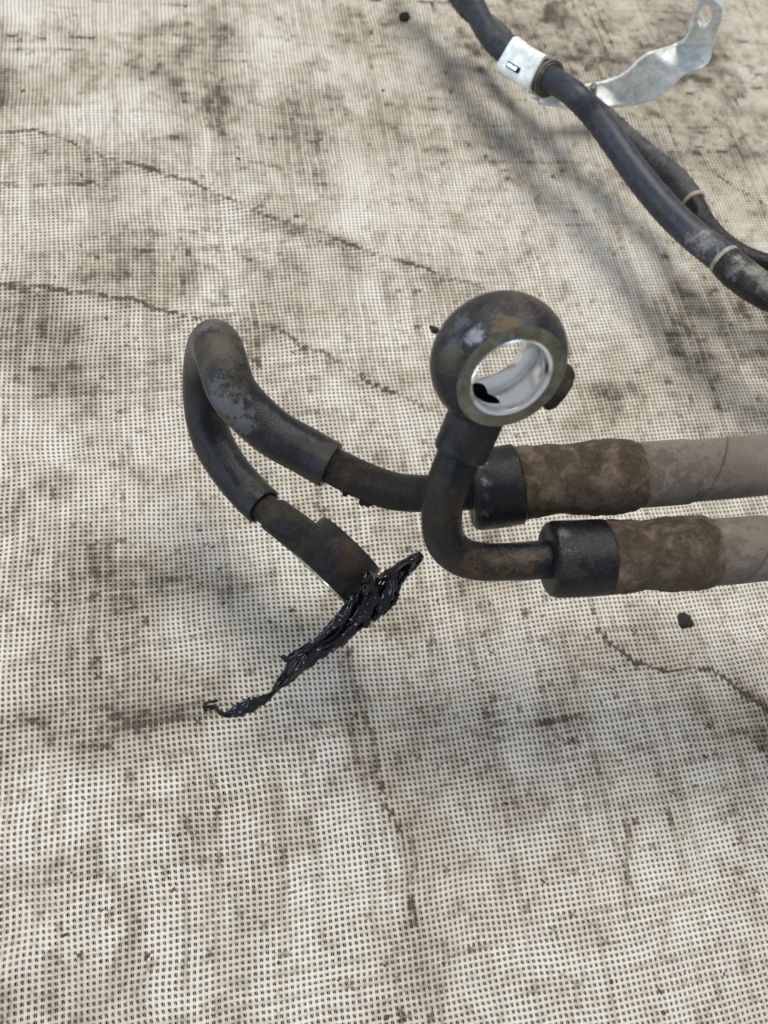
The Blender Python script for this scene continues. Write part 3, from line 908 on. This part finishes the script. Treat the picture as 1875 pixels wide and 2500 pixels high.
# drill the oil port from the bore into the pipe
pd = (Vector(p2.P[0]) - c1)
pd = (pd - n1 * pd.dot(n1)).normalized()
prt = 3.9
cu = pd.orthogonal().normalized()
cw = pd.cross(cu)
V, F = [], []
for k in range(40):
    a = 2 * math.pi * k / 40
    for dd in (2.0, 13.0):
        V.append(c1 + pd * (dd * mm) + (cu * math.cos(a) + cw * math.sin(a)) * (prt * mm))
for k in range(40):
    k2 = (k + 1) % 40
    F.append((k * 2, k * 2 + 1, k2 * 2 + 1, k2 * 2))
F.append([k * 2 for k in range(40)])
F.append([k * 2 + 1 for k in reversed(range(40))])
cut = mesh_obj('cutter', V, F, DARK, None, smooth=False)
b1.data.materials.append(DARK)
for ob in (b1, cut):
    bm = bmesh.new()
    bm.from_mesh(ob.data)
    bmesh.ops.recalc_face_normals(bm, faces=bm.faces)
    bm.to_mesh(ob.data)
    bm.free()
bmod = b1.modifiers.new("port", 'BOOLEAN')
bmod.operation, bmod.object, bmod.solver = 'DIFFERENCE', cut, 'EXACT'
bmod.material_mode = 'TRANSFER'
bpy.context.view_layer.update()
ev = b1.evaluated_get(bpy.context.evaluated_depsgraph_get())
newm = bpy.data.meshes.new_from_object(ev, preserve_all_data_layers=True, depsgraph=bpy.context.evaluated_depsgraph_get())
b1.modifiers.clear()
b1.data = newm
newm.set_sharp_from_angle(angle=math.radians(28))
bpy.data.objects.remove(cut)

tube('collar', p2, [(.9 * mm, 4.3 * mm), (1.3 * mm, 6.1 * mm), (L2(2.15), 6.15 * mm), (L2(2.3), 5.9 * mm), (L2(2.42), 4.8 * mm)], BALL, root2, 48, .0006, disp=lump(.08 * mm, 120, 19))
tube('pipe', p2, [(L2(2.2), 4.75 * mm), (L2(10.4), 4.9 * mm)], dirty_metal("black_paint_elbow", (0.007, 0.0075, 0.010), (0.05, 0.040, 0.028), .44, RUST, .12, .26, seed=71, bump=.35,
     spots2=pts([(1175, 1385, 10.2, 6, .7), (1240, 1380, 10.1, 5, .7), (1290, 1375, 10, 5, .6), (1055, 1290, 10.9, 4, .4), (1070, 1200, 11.5, 4, .4)]), spot2_col=(0.10, 0.066, 0.036)), root2, 44, .0006, disp=lump(.12 * mm, 120, 23))
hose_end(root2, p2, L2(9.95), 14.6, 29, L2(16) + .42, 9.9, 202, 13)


# plastic tab behind the right of the ring, small barb at the left
def slab(name, outline, mat, parent, thick, wob=.0004, seed=0):
    """outline of 3D points -> a solid plate of the given thickness"""
    c = sum(outline, Vector()) / len(outline)
    nrm = Vector()
    for k in range(len(outline)):
        nrm += (outline[k] - c).cross(outline[(k + 1) % len(outline)] - c)
    nrm.normalize()
    n = len(outline)
    V = [p + nrm * thick * .5 for p in outline] + [p - nrm * thick * .5 for p in outline]
    V += [c + nrm * thick * .72, c - nrm * thick * .72]
    F = []
    for k in range(n):
        k2 = (k + 1) % n
        F += [(k, k2, n + k2, n + k)]
        F += [(2 * n, k2, k), (2 * n + 1, n + k, n + k2)]
    o = mesh_obj(name, V, F, mat, parent, sharp=50)
    bpy_mod = o.modifiers.new("round", 'BEVEL')
    bpy_mod.width = thick * .22
    bpy_mod.segments = 3
    return o


sc = 3.607
tab = [(1400, 800), (1450, 745), (1500, 790), (1526, 860), (1500, 960), (1440, 1050), (1370, 1130), (1300, 1162), (1240, 1120), (1260, 1020), (1350, 930)]
slab('plug_tab', [at(980 + x / sc, 680 + y / sc, 11.35 + (k % 3) * .05) for k, (x, y) in enumerate(tab)], PLASTIC_TAB, root2, 3.2 * mm)
barb = [(240, 415), (290, 420), (330, 440), (330, 480), (285, 490), (262, 465)]
slab('plug_barb', [at(980 + x / sc, 680 + y / sc, 11.6) for x, y in barb], PLASTIC_TAB, root2, 1.6 * mm)

# crumbs of grime stuck under the upper pipe
def crumb_mesh(name, centre, r, mat, parent=None, seed=0, squash=.7):
    bm = bmesh.new()
    bmesh.ops.create_icosphere(bm, subdivisions=3, radius=1)
    for v in bm.verts:
        k = .25 + 1.4 * float(fbm(np.array([v.co.x * 1.4 + seed]), np.array([v.co.y * 1.4]), np.array([v.co.z * 1.4]), seed=seed + 5)[0])
        v.co *= k
        v.co.z *= squash
    V = [centre + v.co * r for v in bm.verts]
    F = [[v.index for v in f.verts] for f in bm.faces]
    bm.free()
    return mesh_obj(name, V, F, mat, parent, sharp=60)


for k, (x, y, r) in enumerate([(842, 1205, .8), (886, 1226, 1.3), (899, 1231, 1.0), (891, 1220, 1.2), (905, 1228, .8)]):
    crumb_mesh('grime_lump', at(x, y, 9.35), r * mm, FITTING, root1, seed=k + 3)

# ---------------------------------------------------------------- torn glossy black plastic strip hanging on the edge-on ring
def plastic_material():
    m, nt, nodes, links, bs = mat_base("glossy_black_film")
    co = N(nt, 'ShaderNodeTexCoord').outputs['Object']
    n1_ = noise(nt, co, 500, 5, .6, 2, .6)
    links.new(ramp(nt, n1_, [(.35, (0.003, 0.003, 0.005)), (.75, (0.010, 0.010, 0.014))]), bs.inputs['Base Color'])
    links.new(ramp(nt, noise(nt, co, 900, 4, .6, 6), [(.4, .06), (.7, .12)]), bs.inputs['Roughness'])
    bs.inputs['Coat Weight'].default_value = 0.0
    bs.inputs['Specular IOR Level'].default_value = .40
    bs.inputs['Coat Roughness'].default_value = .06
    bp = N(nt, 'ShaderNodeBump')
    bp.inputs['Strength'].default_value = .5
    bp.inputs['Distance'].default_value = .0007
    links.new(noise(nt, co, 260, 2, .5, 9, .6), bp.inputs['Height'])
    links.new(bp.outputs[0], bs.inputs['Normal'])
    return m


FILM = plastic_material()


def film(centre, na, nt_, fold, seed, verts, faces):
    """crumpled film: centre list of (px, py, s, half width px, twist deg, normal depth mm)"""
    n = len(centre)
    t = np.linspace(0, n - 1, na)
    A = np.array(centre, float)
    cols = [np.interp(t, np.arange(n), A[:, k]) for k in range(A.shape[1])]
    ks = np.array([.25, .5, .25])
    for k in range(len(cols)):
        cc_ = cols[k].copy()
        for _ in range(5):
            cc_[1:-1] = np.convolve(cc_, ks, 'same')[1:-1]
        cols[k] = cc_
    x, y, s_, hw, tw, dep = cols
    s_ = 7.86 + (s_ - 8.0) * .45
    dx, dy = np.gradient(x), np.gradient(y)
    ln = np.hypot(dx, dy)
    nx, ny = -dy / ln, dx / ln
    base = len(verts)
    TT, SD, Q_ = [g.astype(float) for g in np.meshgrid(np.arange(na), [1, -1], np.linspace(-1, 1, nt_), indexing='ij')]
    k_i = TT.astype(int)
    ul = t[k_i]
    pos = 50.0 * (Q_ > 0)
    ph_ = np.radians(tw[k_i])
    edge = np.where(np.abs(Q_) > .7, 1.0, .35)
    jag = 1 + .45 * (vnoise(ul * 5.0 + pos, ul * 0 + seed * 3.1, seed=seed) - .5) * edge
    jag += .15 * (vnoise(ul * 13.0 + pos, ul * 0 + seed * 1.7, seed=seed + 2) - .5) * (np.abs(Q_) > .85)
    w = hw[k_i] * .9 * Q_ * jag
    # long folds running aslant down the strip, plus a few crumples
    f1 = 1 - np.abs(vnoise(ul * .62 + Q_ * .8 + 9, Q_ * .95 - ul * .45, seed=seed + 8) - .5) * 4
    f2 = 1 - np.abs(vnoise(ul * 1.0 - Q_ * .9, Q_ * 2.2 + ul * .8, seed=seed + 11) - .5) * 4
    f3 = vnoise(ul * 2.6, Q_ * 2.6, seed=seed + 14) - .5
    pill = np.sqrt(np.clip(1 - Q_ ** 2, 0, 1))
    zz = dep[k_i] * SD * (pill * .8 + .12) + fold * (f1 * .75 + f2 * .34 + f3 * .40) * (.3 + .7 * pill)
    zz = zz + (w / s_[k_i]) * np.sin(ph_)
    lateral = w * np.cos(ph_)
    for a in range(na):
        for sd_i in (0, 1):
            for b in range(nt_):
                p = at(x[a] + nx[a] * lateral[a, sd_i, b], y[a] + ny[a] * lateral[a, sd_i, b], s_[a])
                verts.append(toward_camera(p, zz[a, sd_i, b] * mm))
    row = 2 * nt_
    for a in range(na - 1):
        for b in range(nt_ - 1):
            i0 = base + a * row + b
            faces.append((i0, i0 + row, i0 + row + 1, i0 + 1))
            i1 = i0 + nt_
            faces.append((i1, i1 + 1, i1 + row + 1, i1 + row))
        for e in (0, nt_ - 1):
            i0 = base + a * row + e
            i1 = i0 + nt_
            faces.append((i0, i1, i1 + row, i0 + row) if e == 0 else (i0, i0 + row, i1 + row, i1))
    for a in (0, na - 1):
        for b in range(nt_ - 1):
            i0 = base + a * row + b
            i1 = i0 + nt_
            faces.append((i0, i0 + 1, i1 + 1, i1) if a == 0 else (i0, i1, i1 + 1, i0 + 1))


V, F = [], []
# main body: from the stub at upper right, over the ring face, down to the narrow tail
film([(1030, 1352, 8.3, 14, 10, 2.2), (1008, 1370, 8.3, 19, 0, 2.6), (980, 1395, 8.3, 26, -10, 2.4), (945, 1425, 8.35, 36, 0, 2.6), (915, 1452, 8.5, 44, 5, 2.4), (880, 1490, 8.6, 46, 5, 2.2), (845, 1528, 8.5, 38, 0, 1.8),
      (800, 1566, 8.4, 31, -12, 1.6), (750, 1603, 8.3, 30, -20, 1.5), (712, 1640, 8.2, 24, -5, 1.2), (682, 1672, 8.2, 15, 25, 1.0), (664, 1695, 8.1, 9, 50, .9), (650, 1706, 8.1, 12, 20, .8)], 150, 26, 1.7, 4, V, F)
# leaf at the end of the tail
film([(668, 1690, 8.1, 6, 20, .6), (640, 1709, 8.1, 14, 10, .7), (610, 1722, 8.1, 20, -5, .7), (580, 1735, 8.05, 19, -15, .6), (558, 1745, 8.0, 10, 0, .5), (545, 1747, 8.0, 4, 0, .4)], 60, 14, .9, 12, V, F)
# curled tip
film([(562, 1742, 8.0, 4, 0, .4), (545, 1745, 8.0, 8, 20, .5), (534, 1737, 8.0, 9, 40, .5), (526, 1726, 8.0, 9, 20, .5), (512, 1727, 8.05, 8, -20, .5), (503, 1731, 8.1, 8, 0, .5), (498, 1722, 8.15, 7, 30, .5), (507, 1714, 8.2, 6, 40, .4), (520, 1713, 8.2, 5, 30, .4), (532, 1710, 8.2, 4, 10, .3)], 70, 10, .5, 13, V, F)
# folded-over flap on the right side and ragged edge on the left
film([(960, 1398, 8.7, 10, 0, 1.0), (955, 1430, 8.8, 16, 20, 1.2), (942, 1462, 8.8, 16, 0, 1.2), (925, 1495, 8.7, 12, -20, 1.0), (912, 1515, 8.6, 7, 0, .7)], 60, 14, 1.0, 17, V, F)
film([(872, 1450, 8.8, 12, 0, 1.2), (850, 1490, 8.8, 20, 30, 1.4), (828, 1515, 8.7, 18, 0, 1.2), (805, 1532, 8.6, 12, -10, 1.0), (770, 1570, 8.5, 10, 10, .8), (722, 1598, 8.4, 12, 0, .8), (696, 1612, 8.3, 8, 0, .6), (688, 1600, 8.3, 5, 0, .5)], 90, 14, 1.2, 21, V, F)
film([(972, 1448, 8.5, 6, 0, .8), (962, 1465, 8.5, 11, 20, .8), (948, 1482, 8.5, 8, 0, .7), (935, 1500, 8.5, 5, 0, .5)], 30, 10, .7, 25, V, F)
film([(893, 1395, 8.6, 14, 0, 1.4), (905, 1425, 8.75, 26, 20, 1.6), (905, 1460, 8.8, 28, 10, 1.8), (880, 1500, 8.8, 20, -10, 1.5), (850, 1530, 8.7, 12, 0, 1.0)], 70, 16, 1.5, 29, V, F)
strip = mesh_obj('plastic_strip', V, F, FILM, None, sharp=80)
strip['label'] = 'torn twisted strip of glossy black plastic hanging from the edge-on ring fitting'
strip['category'] = 'plastic strip'

# ---------------------------------------------------------------- far pipes
z1 = 1.896


def fz(lst):
    return [(1000 + x / z1, y / z1, s) for x, y, s in lst]


far1 = fz([(120, -330, 5.0), (215, -150, 5.0), (262, -50, 5.05), (300, 30, 5.05), (345, 125, 5.1), (405, 205, 5.15), (470, 258, 5.2), (560, 315, 5.25), (670, 375, 5.35), (770, 445, 5.5), (860, 540, 5.45), (950, 660, 5.5), (1060, 815, 5.58),
           (1190, 970, 5.68), (1310, 1085, 5.78), (1430, 1180, 5.88), (1520, 1262, 5.98), (1620, 1335, 6.05), (1720, 1385, 6.1), (1860, 1440, 6.15)])
e1 = at(*far1[-1])
P3 = Path(far1 + [e1 + Vector((.03, -.012, -.012)), e1 + Vector((.07, -.02, -.045)), Vector((e1.x + .13, e1.y - .03, .0075)), Vector((e1.x + .22, e1.y - .03, .007))])
r3 = thing('rubber_covered_pipe', 'smooth blue-black pipe passing through the clamp, in front of its dusty companion', 'pipe', (e1.x + .15, e1.y - .03, 0), 'pipes running through the clamp')
L3 = P3.len_at
R3 = 5.35
tube('pipe', P3, [(L3(0), R3 * mm), (L3(8), R3 * mm), (L3(13), 6.0 * mm), (L3(15.2), 6.2 * mm)], FARTUBE, r3, 40, .002, disp=lump(.06 * mm, 60, 33))
tube('band', P3, [(L3(15.20), 6.1 * mm), (L3(15.22), 6.45 * mm), (L3(15.42), 6.5 * mm), (L3(15.45), 6.0 * mm)], BAND, r3, 40, .0006, disp=lump(.12 * mm, 200, 34))
tube('shrink_sleeve', P3, [(L3(15.35), 6.1 * mm), (L3(15.40), 6.65 * mm), (L3(16), 6.8 * mm), (L3(18.5), 6.5 * mm), (L3(23), 5.4 * mm)], SHRINK, r3, 40, .0012, disp=lump(.25 * mm, 70, 35))

far2 = fz([(20, -330, 4.85), (130, -150, 4.9), (205, -45, 4.9), (262, 35, 4.9), (330, 90, 4.85), (405, 145, 4.85), (465, 215, 4.9), (560, 300, 4.95), (660, 362, 5.0), (760, 430, 5.1), (870, 520, 5.2), (960, 600, 5.22), (1050, 680, 5.27), (1150, 760, 5.3),
           (1240, 835, 5.35), (1312, 930, 5.42), (1368, 1025, 5.5), (1440, 1110, 5.55), (1540, 1180, 5.6), (1650, 1220, 5.65), (1800, 1250, 5.7)])
e2 = at(*far2[-1])
P4 = Path(far2 + [e2 + Vector((.03, -.004, -.014)), e2 + Vector((.07, -.008, -.04)), Vector((e2.x + .13, e2.y - .01, .006)), Vector((e2.x + .22, e2.y - .0, .006))])
r4 = thing('rubber_covered_pipe', 'thinner dusty grey pipe running behind the smooth blue-black pipe', 'pipe', (e2.x + .15, e2.y - .01, 0), 'pipes running through the clamp')
L4 = P4.len_at
tube('pipe', P4, [(L4(0), 4.6 * mm), (L4(6), 4.7 * mm), (L4(12), 5.0 * mm), (L4(14.95), 4.9 * mm)], FARTUBE2, r4, 36, .002, disp=lump(.10 * mm, 60, 43))
tube('band', P4, [(L4(14.9), 4.6 * mm), (L4(14.92), 5.15 * mm), (L4(15.05), 5.15 * mm), (L4(15.08), 4.6 * mm)], BAND, r4, 36, .0006)
tube('shrink_sleeve', P4, [(L4(15.0), 4.5 * mm), (L4(16), 4.0 * mm), (L4(18), 4.2 * mm), (L4(23), 4.6 * mm)], SHRINK, r4, 36, .0015, disp=lump(.15 * mm, 60, 45))

# ---------------------------------------------------------------- zinc bracket with its clamp
clamp_c = (at(1000 + 545 / z1, 308 / z1, 5.15))
root5 = thing('clamp_bracket', 'bent zinc bracket with holed end and a clamp gripping the two far pipes', 'bracket', (clamp_c.x + .03, clamp_c.y, 0))
E1 = [(1338, -18), (1326, 20), (1312, 85), (1296, 150), (1270, 188), (1232, 206), (1180, 220), (1110, 243), (1060, 278), (1010, 330), (965, 358), (900, 378), (780, 400), (690, 425), (600, 440), (560, 442)]
E2 = [(1400, -18), (1452, 28), (1444, 90), (1420, 165), (1398, 225), (1388, 285), (1350, 322), (1275, 345), (1240, 372), (1190, 425), (1140, 460), (1060, 480), (880, 500), (760, 500), (690, 490), (600, 476)]
Sx = [5.7, 5.62, 5.45, 5.3, 5.18, 5.08, 5.11, 5.14, 5.06, 4.97, 4.9, 4.85, 4.88, 4.9, 4.93, 4.95]


def bracket():
    nn = len(E1)
    fine_n = 90
    t = np.linspace(0, nn - 1, fine_n)
    a1 = np.stack([np.interp(t, np.arange(nn), [p[k] for p in E1]) for k in (0, 1)], 1)
    a2 = np.stack([np.interp(t, np.arange(nn), [p[k] for p in E2]) for k in (0, 1)], 1)
    ss_ = np.interp(t, np.arange(nn), Sx)
    for arr in (a1, a2):
        for _ in range(3):
            arr[1:-1] = arr[1:-1] * .5 + (arr[:-2] + arr[2:]) * .25
    for _ in range(1):
        ss_[1:-1] = ss_[1:-1] * .5 + (ss_[:-2] + ss_[2:]) * .25
    cols = 24
    G = []
    for k in range(fine_n):
        for c in range(cols + 1):
            w = c / cols
            x, y = a1[k] * (1 - w) + a2[k] * w
            lip = .02 * (abs(w - .5) * 2) ** 4
            G.append(at(1000 + x / z1, y / z1, ss_[k] + .05 * (.5 - w) + lip))
    hx, hy, hrx, hry = 1366, 68, 33, 56
    ca, sa = math.cos(.12), math.sin(.12)
    F = []
    inside = {}

    def zpos(k, c):
        w = c / cols
        return a1[k] * (1 - w) + a2[k] * w
    for k in range(fine_n):
        for c in range(cols + 1):
            x, y = zpos(k, c)
            u, v = (x - hx) * ca + (y - hy) * sa, -(x - hx) * sa + (y - hy) * ca
            inside[(k, c)] = math.hypot(u / hrx, v / hry)
    for k in range(fine_n - 1):
        for c in range(cols):
            q = [(k, c), (k + 1, c), (k + 1, c + 1), (k, c + 1)]
            if sum(inside[p] < 1 for p in q) >= 3:
                continue
            F.append([p[0] * (cols + 1) + p[1] for p in q])
    # snap the hole's edge onto the ellipse
    used = {}
    for f in F:
        for v in f:
            used[v] = used.get(v, 0) + 1
    for (k, c), r in inside.items():
        v = k * (cols + 1) + c
        if 0 < r < 1.32 and 1 < c < cols - 1 and k > 0 and used.get(v, 0) < 4 and v in used:
            x, y = zpos(k, c)
            G[v] = at(1000 + (hx + (x - hx) / r) / z1, (hy + (y - hy) / r) / z1, ss_[k] + .05 * (.5 - c / cols))
    o = mesh_obj('bracket_arm', G, F, ZINC, root5, sharp=40)
    m_ = o.modifiers.new("plate", 'SOLIDIFY')
    m_.thickness = 1.7 * mm
    m_.offset = 0
    b_ = o.modifiers.new("edge", 'BEVEL')
    b_.width = .25 * mm
    b_.segments = 2
    return o


bracket()
pin_path = Path([(1000 + 848 / z1, 452 / z1, 4.93), (1000 + 850 / z1, 425 / z1, 5.02), (1000 + 852 / z1, 398 / z1, 5.12)])
tube('stud', pin_path, [(0, 1.7 * mm), (pin_path.L[-1] - .4 * mm, 1.7 * mm), (pin_path.L[-1], 1.3 * mm), (pin_path.L[-1], 0)], FACE, root5, 20, .0006)

# clamp: a rounded plate folded over both pipes, seen from above
ca0 = L3(5.98)
ca1 = L3(7.55)


def saddle(l0, l1, rx, ry, mat, name, thick, shift, seg=64, power=3.2, flare=0.0):
    n = 18
    ls = np.linspace(l0, l1, n)
    P, T, Nn = P3.sample(ls)
    V, F = [], []
    for k in range(n):
        p = Vector(P[k])
        tt = Vector(T[k])
        up = (CAM - p).normalized()
        up = (up - tt * up.dot(tt)).normalized()
        sd = tt.cross(up)
        c = p + up * shift[1] * mm + sd * shift[0] * mm
        e = min(k, n - 1 - k) / (n - 1) * 2
        fl = flare * (1 - e) ** 4
        for lay in (0, 1):
            for b in range(seg):
                a = 2 * math.pi * b / seg
                co_, si_ = math.cos(a), math.sin(a)
                kx = math.copysign(abs(co_) ** (2 / power), co_)
                ky = math.copysign(abs(si_) ** (2 / power), si_)
                V.append(c + sd * (kx * (rx - lay * thick + fl) * mm) + up * (ky * (ry - lay * thick + fl) * mm))
    row = 2 * seg
    for k in range(n - 1):
        for b in range(seg):
            b2 = (b + 1) % seg
            F.append((k * row + b, k * row + b2, (k + 1) * row + b2, (k + 1) * row + b))
            F.append((k * row + seg + b2, k * row + seg + b, (k + 1) * row + seg + b, (k + 1) * row + seg + b2))
    for k in (0, n - 1):
        for b in range(seg):
            b2 = (b + 1) % seg
            f = (k * row + b, k * row + seg + b, k * row + seg + b2, k * row + b2)
            F.append(f if k == 0 else f[::-1])
    return mesh_obj(name, V, F, mat, root5, sharp=40)


saddle(ca0, ca1, 8.0, 8.4, ZINC, 'clamp_band', 1.4, (.5, -2.0), flare=.5, power=4.6)
saddle(ca0 + 4 * mm, ca1 + 3.4 * mm, 7.0, 8.0, GROM, 'grommet', 2.0, (.4, -2.0), power=2.2)
saddle(ca1 + 1.2 * mm, ca1 + 2.6 * mm, 7.9, 8.8, GROM, 'grommet_lip', 2.0, (.4, -2.0), power=2.2)
# slot with a bright tongue in the clamp band
fr = np.array([ca0 + .36 * (ca1 - ca0)])
P_, T_, _n = P3.sample(fr)
cp = Vector(P_[0]); ct = Vector(T_[0])
slot_c = at(1000 + 497 / z1, 327 / z1, 5.3)
up = (CAM - cp).normalized()
up = (up - ct * up.dot(ct)).normalized()
sd = ct.cross(up)
if (slot_c - cp).dot(sd) < 0:
    sd = -sd


def box(name, c, ax_, ay_, az_, hx, hy, hz, mat, parent, bev=.3):
    V = [c + ax_ * sx_ * hx * mm + ay_ * sy_ * hy * mm + az_ * sz_ * hz * mm for sx_ in (-1, 1) for sy_ in (-1, 1) for sz_ in (-1, 1)]
    F = [(0, 1, 3, 2), (4, 6, 7, 5), (0, 4, 5, 1), (2, 3, 7, 6), (0, 2, 6, 4), (1, 5, 7, 3)]
    o = mesh_obj(name, V, F, mat, parent, sharp=40)
    b = o.modifiers.new("edge", 'BEVEL')
    b.width = bev * mm
    b.segments = 3
    return o


surf = cp + up * 6.85 * mm + sd * 3.4 * mm
box('slot', surf, ct, sd, up, 3.6, 1.25, .35, DARK, root5, .3)
box('tongue', surf + up * .35 * mm - ct * .3 * mm, ct, sd, up, 2.7, .75, .5, STEEL, root5, .3)

# ---------------------------------------------------------------- crumbs on the cloth
CR = dirty_metal("oily_crumb", (0.018, 0.017, 0.016), (0.05, 0.04, 0.03), .4, None, 0, .5, seed=91, bump=.6, scale=500)
for (x, y, r, lab, sd_) in [(1665, 1522, 2.1, 'round dark oily crumb on the cloth below the lower hose', 4), (986, 46, 2.3, 'lumpy dark crumb on the cloth left of the far pipes', 9)]:
    g = ground_at(x, y)
    zl = float(swell(*[np.array([q]) for q in to_local(g.x, g.y)])[0])
    rt = crumb_mesh('dirt_crumb', Vector((g.x, g.y, zl + r * .35 * mm)), r * mm * 1.45, CR, None, seed=sd_, squash=.5)
    rt['label'], rt['category'], rt['group'] = lab, 'crumb', 'dark crumbs on the cloth'

V, F = [], []
bm = bmesh.new()
bmesh.ops.create_icosphere(bm, subdivisions=1, radius=1)
bv = [v.co.copy() for v in bm.verts]
bf = [[v.index for v in f.verts] for f in bm.faces]
bm.free()
for k in range(420):
    g = ground_at(random.uniform(-60, PW + 60), random.uniform(-60, PH + 60) * .999)
    r = random.choice([.25, .3, .35, .4, .5, .8]) * random.uniform(.6, 1.1)
    zl = float(swell(*[np.array([q]) for q in to_local(g.x, g.y)])[0])
    e = Vector((random.uniform(.6, 1.8), random.uniform(.5, 1.1), random.uniform(.4, .7)))
    rot = Matrix.Rotation(random.uniform(0, 6.3), 3, 'Z')
    b0 = len(V)
    for v in bv:
        q = Vector((v.x * e.x, v.y * e.y, v.z * e.z)) * random.uniform(.75, 1.2) * r * mm
        V.append(rot @ q + Vector((g.x, g.y, zl + .0004)))
    F += [[b0 + q for q in f] for f in bf]
gr = mesh_obj('grit', V, F, dirty_metal("grit", (0.07, 0.05, 0.035), (0.16, 0.12, 0.09), .5, None, 0, .8, seed=95), None)
gr['kind'] = 'stuff'
gr['label'] = 'fine dark grit scattered over the cloth'
